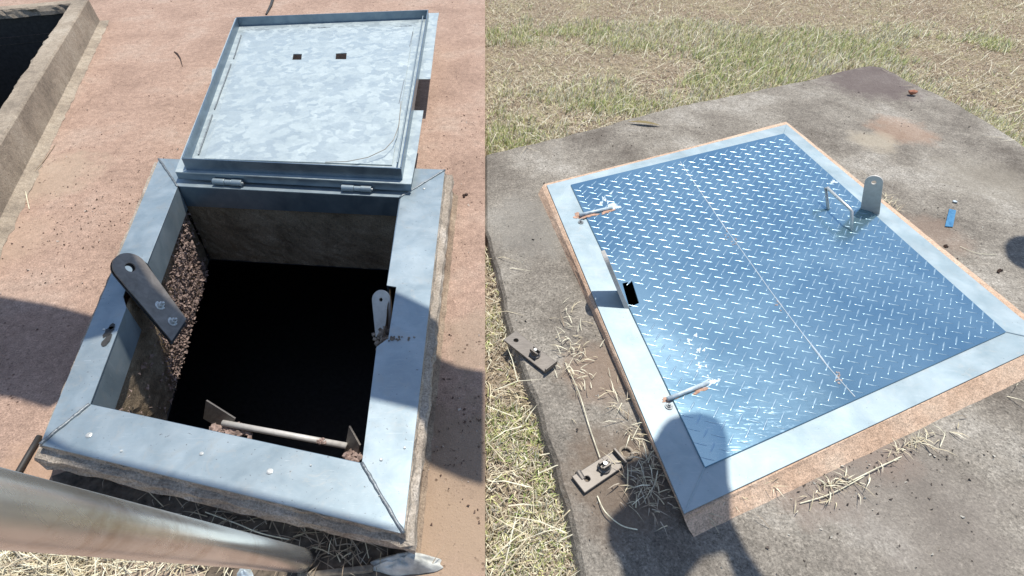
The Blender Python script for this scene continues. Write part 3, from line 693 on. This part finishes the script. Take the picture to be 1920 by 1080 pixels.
# ------------------------------------------------------------------ grass and straw
def inside(poly, x, y):
    c = np.zeros(len(x), bool); n = len(poly); j = n-1
    for i in range(n):
        xi, yi, xj, yj = poly[i].x, poly[i].y, poly[j].x, poly[j].y
        if yi != yj:
            c ^= ((yi > y) != (yj > y)) & (x < (xj-xi)*(y-yi)/(yj-yi)+xi)
        j = i
    return c
_d = rng.normal(size=(14, 2)); _ph = rng.random(14)*6.28
def field(x, y, f=1.0, s=0):
    v = 0
    for k in range(14):
        kk = (k+s) % 14; v = v + np.sin((x*_d[kk, 0]+y*_d[kk, 1])*f*(1+.35*k)+_ph[kk]+s)/(1+.15*k)
    return v/3.2
def blades(name, x, y, z0, ln, wd, lean, az, mi, label=None, stuff=True, xmin=None, xmax=None, curl=.5):
    n = len(x); L = ln; dx = np.cos(az); dy = np.sin(az)
    h1 = L*.5*np.cos(lean*.7); r1 = L*.5*np.sin(lean*.7); h2 = h1+L*.5*np.cos(np.minimum(lean+curl*.4, 1.75)); r2 = r1+L*.5*np.sin(np.minimum(lean+curl*.4, 1.75))
    sx = -dy*wd/2; sy = dx*wd/2
    V = np.zeros((n, 5, 3), np.float32)
    V[:, 0] = np.stack([x-sx, y-sy, z0], 1); V[:, 1] = np.stack([x+sx, y+sy, z0], 1)
    V[:, 2] = np.stack([x+dx*r1+sx*.8, y+dy*r1+sy*.8, z0+h1], 1); V[:, 3] = np.stack([x+dx*r1-sx*.8, y+dy*r1-sy*.8, z0+h1], 1)
    V[:, 4] = np.stack([x+dx*r2, y+dy*r2, np.maximum(z0+h2, z0+.002)], 1)
    if xmin is not None: V[:, :, 0] = np.maximum(V[:, :, 0], xmin)
    if xmax is not None: V[:, :, 0] = np.minimum(V[:, :, 0], xmax)
    me = bpy.data.meshes.new(name); me.vertices.add(n*5); me.vertices.foreach_set('co', V.reshape(-1))
    b = np.arange(n)*5
    lp = np.stack([b, b+1, b+2, b+3, b+3, b+2, b+4], 1).reshape(-1)
    me.loops.add(n*7); me.loops.foreach_set('vertex_index', lp.astype(np.int32))
    me.polygons.add(n*2); st_ = np.stack([np.arange(n)*7, np.arange(n)*7+4], 1).reshape(-1)
    me.polygons.foreach_set('loop_start', st_.astype(np.int32)); me.polygons.foreach_set('loop_total', np.tile([4, 3], n).astype(np.int32))
    for m_ in BL: me.materials.append(m_)
    me.polygons.foreach_set('material_index', np.repeat(mi, 2).astype(np.int32)); me.update(); me.validate()
    o = bpy.data.objects.new(name, me); COL.objects.link(o); tag(o, label, None, None, 'stuff' if stuff else None); return o
def pick(r, probs):
    c = np.cumsum(np.array(probs)/np.sum(probs)); return np.searchsorted(c, r).clip(0, len(probs)-1)
# candidate points of the lawn inside the view cone
def lawn(n, ymax=7.0):
    y = rng.random(n)*(ymax-.2)+.2; x = rng.random(n)*(np.minimum(y, 7)*.98+.9); 
    keep = ~inside(SLAB, x, y); return x[keep], y[keep]
SP = np.array([(p.x, p.y) for p in SLAB])
def patches(x, y, lst):
    v = np.zeros(len(x))
    for px_, py_, r_ in lst:
        c_ = P(px_, py_, ZG); v = v+np.exp(-(((x-c_.x)/(r_*1.5))**2+((y-c_.y)/r_)**2)*(1+.5*np.sin(x*19+y*7)*np.sin(y*23-x*5)))
    return v
GREEN = [(925, 75, .3), (1090, 62, .2), (1190, 92, .18), (1400, 108, .25), (1450, 84, .25), (960, 245, .15), (1200, 205, .12), (1560, 80, .2), (1640, 105, .25), (1330, 155, .18), (1850, 85, .2), (1440, 140, .2), (1100, 200, .12), (940, 280, .12), (918, 500, .1), (935, 830, .12), (1010, 850, .1), (950, 400, .1), (1080, 1010, .07), (1040, 900, .06)]
PALE = [(1180, 80, .2), (1250, 50, .3), (1340, 60, .3), (1010, 185, .22), (1110, 175, .2), (1600, 70, .3), (1720, 62, .25), (1540, 120, .25), (1750, 170, .15), (1850, 225, .15), (1900, 265, .12), (1380, 165, .2), (920, 620, .1), (1000, 960, .12), (960, 1040, .15), (940, 780, .1)]
BARE = [(960, 115, .25), (1130, 122, .22), (1500, 15, .4), (1740, 105, .2), (1030, 215, .08), (1800, 20, .5), (1860, 118, .25), (1230, 130, .2), (980, 760, .08), (935, 700, .08), (960, 930, .08), (1370, 12, .4), (1090, 20, .3), (1900, 180, .2)]
def edge_dist(x, y):
    d = np.full(len(x), 9.)
    for a, b in SP: d = np.minimum(d, np.hypot(x-a, y-b))
    return d
# lying thatch
x, y = lawn(190000)
n = len(x); f1 = .4*field(x, y, 1.6)-1.3*patches(x, y, BARE)+.6*patches(x, y, PALE); kk_ = rng.random(n) > .55*np.clip(patches(x, y, BARE), 0, 1); x, y, f1 = x[kk_], y[kk_], f1[kk_]; n = len(x); mi = np.where(rng.random(n) < .5+.3*np.tanh(f1), pick(rng.random(n), [.42, .22, .12, .1, .03, .2]), pick(rng.random(n), [.14, .04, .5, .04, .02, .26]))
blades('dry_thatch', x, y, ZG+rng.random(n)*.012, .018+.032*rng.random(n), .0022+.002*rng.random(n), 1.25+.35*rng.random(n), rng.random(n)*6.28, mi, 'dry mown thatch covering the lawn', xmin=.001, curl=.2)
# standing tufts
x, y = lawn(230000); ed = edge_dist(x, y)
f2 = field(x, y, 2.3, 5)+.8*field(x, y, 6.0, 2)+np.clip(1.3-ed*3.2, 0, 1.1)*(y > 1.9)*.9
d2 = np.exp(-((x-3.0)**2/1.6+(y-4.3)**2/.25))*.9+np.exp(-((x-1.5)**2/.5+(y-3.9)**2/.2))*.6; f2 = f2+d2*.4
x0_, y0_ = x, y; f2 = f2*.5+.75*field(x, y, 13., 3)+1.3*patches(x, y, GREEN)+1.0*patches(x, y, PALE)-1.3*patches(x, y, BARE)
k = (f2 > .55+.4*rng.random(len(x))) ; x, y, f2, ed = x[k], y[k], f2[k], ed[k]; n = len(x)
g = .35*field(x, y, 3.1, 9)+1.3*patches(x, y, GREEN)-.5*patches(x, y, PALE)
mi = np.where(g+.4*rng.normal(size=n) > .35, pick(rng.random(n), [.1, .25, .02, .6, .3, .03]), pick(rng.random(n), [.25, .55, .04, .35, .06, .06]))
blades('grass', x, y, np.full(n, ZG), (.026+.055*rng.random(n)**1.5)*np.where(y < 2, .6, 1), .0032+.0025*rng.random(n), .15+.8*rng.random(n), rng.normal(.6, 1.2, n), mi, 'yellow green grass tufts standing round the slab', xmin=.001)
# long straws
x, y = lawn(2400); n = len(x); al = rng.normal(.15, .55, n)+np.where(rng.random(n) < .5, 0, math.pi)
blades('straw', x, y, ZG+.012+.015*rng.random(n), .07+.16*rng.random(n), .0025+.002*rng.random(n), 1.47+.1*rng.random(n), al, pick(rng.random(n), [.4, .6]), 'long dry straws lying on the lawn', xmin=.001, curl=.1)
# straw heaps: name, centre px, spread px, count, height
def heap(cx_, cy_, sx_, sy_, n, hh, rot=0, zz=0.0, lab='', side=1, ln=.055, pr=(.45, .38, .12, .0, .0, .08)):
    a = rng.normal(size=n)*sx_; b = rng.normal(size=n)*sy_
    X = cx_+a*math.cos(rot)-b*math.sin(rot); Y = cy_+a*math.sin(rot)+b*math.cos(rot)
    q = np.array([tuple(P(u, v, zz)) for u, v in zip(X, Y)])
    if side > 0: q[:, 0] = np.maximum(q[:, 0], .004)
    else: q[:, 0] = np.minimum(q[:, 0], -.004)
    blades('straw', q[:, 0], q[:, 1], zz+.002+rng.random(n)*hh, ln*(.4+rng.random(n)), .002+.002*rng.random(n), 1.3+.25*rng.random(n), rng.random(n)*6.28, pick(rng.random(n), pr), lab, curl=.15, xmin=.001 if side > 0 else None, xmax=None if side > 0 else -.001)
heap(1075, 665, 16, 45, 90, .012, -.15, ln=.045, lab='dry straw caught between the upper clamp bracket and the hatch curb')
heap(1208, 905, 24, 30, 130, .01, -.4, pr=[.3, .05, .4, 0, 0, .25], lab='shaded straw heap by the near corner of the closed hatch')
heap(1185, 800, 12, 60, 50, .006, -.45, lab='scattered straw along the left curb of the closed hatch')
heap(1700, 838, 24, 4, 50, .006, -.45, ln=.035, lab='straw heap at the foot of the front curb')
heap(1560, 908, 20, 3, 35, .005, -.45, ln=.035, lab='thin straw strip at the foot of the front curb')
heap(1660, 870, 120, 8, 40, .006, -.5, lab='loose straws along the front curb')
heap(1665, 380, 20, 4, 40, .008, .8, lab='straws at the foot of the far curb')
heap(1400, 920, 70, 8, 60, .006, -.48, lab='fine straws by the shaded front curb')
heap(60, 1062, 75, 22, 1500, .04, .05, lab='dry straw mat under the steel pipe', side=-1, ln=.11)
heap(330, 1060, 60, 16, 110, .02, .0, lab='sparse dry straw on paving under the pipe', side=-1, ln=.06)
heap(480, 975, 110, 28, 120, .02, .28, pr=[.1, .05, .6, 0, 0, .3], lab='dead weeds in the shadow of the open hatch curb', side=-1, ln=.08)
heap(640, 1040, 50, 18, 60, .02, .1, pr=[.2, .05, .5, 0, 0, .3], lab='dead weeds at the pipe end', side=-1, ln=.08)
def stem(pts, zz, r=.0018, m=None, lab='', nm='straw_stem'):
    mb = MB(); q = [P(x, y, zz+dz) for x, y, dz in pts]; q2 = []
    for i in range(len(q)-1):
        for k in range(5): 
            t_ = k/5; p0 = q[max(i-1, 0)]; p1 = q[i]; p2 = q[i+1]; p3 = q[min(i+2, len(q)-1)]
            q2.append(.5*((2*p1)+(p2-p0)*t_+(2*p0-5*p1+4*p2-p3)*t_*t_+(3*p1-p0-3*p2+p3)*t_**3))
    q2.append(q[-1]); tag(mb.tube(q2, r, 5).build(nm, m or BL[1]), lab, 'straw', 'single straws and stems')
stem([(1060, 680, .01), (1085, 735, .015), (1105, 800, .01), (1125, 858, .01)], 0, lab='long curved straw reaching from the upper bracket to the lower one')
stem([(1120, 930, .005), (1135, 960, .015), (1165, 985, .012), (1195, 993, .004)], 0, lab='curved straw below the lower clamp bracket')
stem([(1590, 905, .004), (1640, 880, .012), (1690, 856, .004)], 0, lab='single straw along the foot of the front curb')
stem([(1500, 944, .004), (1560, 925, .01), (1620, 893, .004)], 0, lab='single straw on the slab before the front curb')
stem([(1800, 462, .003), (1830, 474, .006), (1868, 478, .003)], 0, .0012, lab='fine straw right of the blue offcut')
stem([(45, 335, .003), (48, 360, .006), (55, 392, .003)], 0, .002, lab='pale straw on red paving by the trough')
stem([(103, 272, .003), (75, 310, .006), (40, 345, .004), (0, 395, .003)], 0, .0022, BL[2], 'dark root line along the foot of the trough')
stem([(385, 960, .02), (440, 980, .03), (490, 1000, .03), (545, 1012, .02)], 0, .0016, lab='pale straw in the shade between curb and pipe')

rg = random.Random(11)
def grit(n, cl, side, nm, lab, m, r0=.0025, avoid=None):
    mb = MB()
    for _ in range(n):
        c_, sp_ = rg.choice(cl); x_, y_ = rg.gauss(c_[0], sp_[0]), rg.gauss(c_[1], sp_[1])
        if side < 0 and not (0 < x_ < 905): continue
        p = P(x_, y_, .002)
        if side > 0 and (p.x < .03 or not inside(SLAB, np.array([p.x]), np.array([p.y]))[0]): continue
        k_ = [(p.x > a_[0] and p.x < a_[1] and p.y > a_[2] and p.y < a_[3]) for a_ in (avoid or [])]
        if any(k_): continue
        q_ = r0*(.3+1.3*rg.random()**4); a, b, c = (Vector((rg.uniform(-1, 1), rg.uniform(-1, 1), rg.uniform(-.6, .6))).normalized()*q_ for _ in range(3))
        mb.add([p+a*1.5, p-a+b, p-b, p+c*1.3+Vector((0, 0, q_)), p-c], [(0, 1, 3), (0, 3, 2), (0, 2, 4), (0, 4, 1), (1, 2, 3), (1, 4, 2)])
    tag(mb.build(nm, m), lab, kind='stuff')
PV = [((300, 200), (130, 120)), ((120, 480), (110, 90)), ((200, 350), (60, 60)), ((860, 250), (30, 120)), ((860, 800), (30, 130)), ((500, 10), (250, 12)), ((130, 420), (80, 40))]
grit(1500, PV, -1, 'grit', 'dark grit scattered on the red paving', plain('dark grit', (.12, .075, .055), .9), .0028, [(-1.66, -.2, .5, 2.45)])
grit(260, PV, -1, 'grit', 'pale grit scattered on the red paving', plain('pale grit', (.5, .42, .35), .9), .0035, [(-1.66, -.2, .5, 2.45)])
SG = [((1600, 950), (200, 70)), ((1750, 430), (100, 80)), ((1000, 450), (40, 120)), ((1140, 780), (40, 120)), ((1650, 220), (120, 50)), ((1250, 260), (150, 30)), ((1700, 860), (140, 15)), ((1560, 910), (60, 12))]
grit(900, SG, 1, 'grit', 'dark grit on the grey slab', plain('slab grit', (.10, .08, .065), .9), .003, [(.5, 1.9, .9, 2.7)])
grit(350, SG, 1, 'grit', 'pale grit on the grey slab', plain('pale slab grit', (.5, .47, .4), .9), .003, [(.5, 1.9, .9, 2.7)])
# ------------------------------------------------------------------ overhead gantry and other blockers, added unseen to cast shadows into the view
def up_to(q, H): 
    k = (H-q.z)/sd.z; return q+sd*k
HG = 2.7
G = empty('shade_blocker', (-3.2, -1.2, 0)); tag(G, 'added unseen gantry with a broad beam, standing outside the picture', 'shade_blocker')
up_e = [(-40, 548, 0), (100, 572, 0), (178, 592, 0), (208, 498, ZL), (285, 530, ZL), (500, 530, ZL), (728, 540, ZL), (808, 578, ZL), (862, 688, 0), (909, 696, 0)]
lo_e = [(909, 905, 0), (868, 893, 0), (779, 762, ZL), (694, 742, ZL), (500, 640, ZL), (300, 600, ZL), (150, 638, ZL), (96, 762, 0), (30, 742, 0), (-40, 735, 0)]
ue = [up_to(P(*q), HG) for q in up_e]; le = [up_to(P(*q), HG) for q in lo_e]
d0 = (ue[0]-ue[1]).normalized()*2.5
b1 = [ue[0]+d0, ue[-1], le[0], le[-1]+d0]
MB().sheet([p+Vector((0, 0, .03)) for p in [b1[0]]+ue+le+[b1[3]]], (), .03).build('shade_board', M['timber'], G)  # added board, cut to the outline of the shadow band it casts
k2 = ZL/sd.z
e1, e2 = P(78, 836, ZL)-sd*k2, P(757, 1001, ZL)-sd*k2
sh2 = [e1+Vector((0, .004, 0)), e2+Vector((0, .004, 0)), P(770, 1030), P(742, 1090), P(600, 1090), P(556, 1056), P(200, 965), P(96, 902)]
MB().sheet([up_to(q, HG) for q in sh2], (), .02).build('shade_board', M['timber'], G)  # added sheet, only there to lengthen the shade before the hatch curb
pe = (b1[0]+b1[3])/2
for dy_ in (-.15, .15): MB().tube([(pe.x+.2, pe.y+dy_, 0), (pe.x+.2, pe.y+dy_, HG+.0)], .05, 12).build('post', M['steel'], G)
q = [up_to(P(x, y, 0), HG+.05) for x, y in ((226, 1036), (246, 1040), (190, 1100), (166, 1094))]
AW = empty('shadow_cutout_frame', (1.2, -2.2, 0)); tag(AW, 'added unseen canvas stretched from posts behind the viewer', 'shadow caster')
sh = [(1234, 818), (1247, 806), (1268, 799), (1300, 797), (1330, 806), (1347, 824), (1354, 850), (1355, 890), (1357, 930), (1372, 975), (1398, 1030), (1432, 1082), (1520, 1300), (1450, 1300), (1376, 1082), (1359, 1036), (1318, 1047), (1290, 1080), (1230, 1300), (1160, 1300), (1168, 1080), (1160, 1052), (1141, 1025), (1136, 992), (1147, 965), (1172, 945), (1176, 925), (1160, 895), (1170, 868), (1200, 858), (1218, 846)]
s3 = [up_to(P(x, y, 0), 2.4) for x, y in sh]
MB().sheet(s3, (), .006).build('shadow_cutout', M['cutout'], AW)  # added out of view, shaped to cast the viewer's silhouette on the slab
ys = min(p.y for p in s3); x0 = min(p.x for p in s3)-.3; x1 = max(p.x for p in s3)+.3
MB().tube([(x0, ys+.02, 2.4), (x1, ys+.02, 2.4)], .03, 10).build('rail', M['steel'], AW)
for xx in (x0, x1):
    MB().tube([(xx, ys+.02, 2.4), (xx, -1.2, 2.4), (xx, -1.2, 0)], .03, 10).build('post', M['steel'], AW)
oc = [up_to(P(1928+44*math.cos(a), 477+30*math.sin(a)+(8*math.cos(a)), 0), 2.4) for a in np.linspace(0, 2*math.pi, 25)[:-1]]
LP = empty('shadow_disc_post', (4.5, 2.0, ZG)); tag(LP, 'added unseen post with a round disc casting an oval shadow outside the right picture edge', 'lamp post')
MB().sheet(oc, (), .05).build('shadow_disc', M['dark'], LP)  # added disc out of view, only casts the oval shadow at right
oce = sum(oc, Vector())/len(oc); MB().tube([oce+Vector((.1, 0, 0)), (4.5, 2.0, 2.42), (4.5, 2.0, ZG)], .015, 8).build('post', M['steel'], LP)
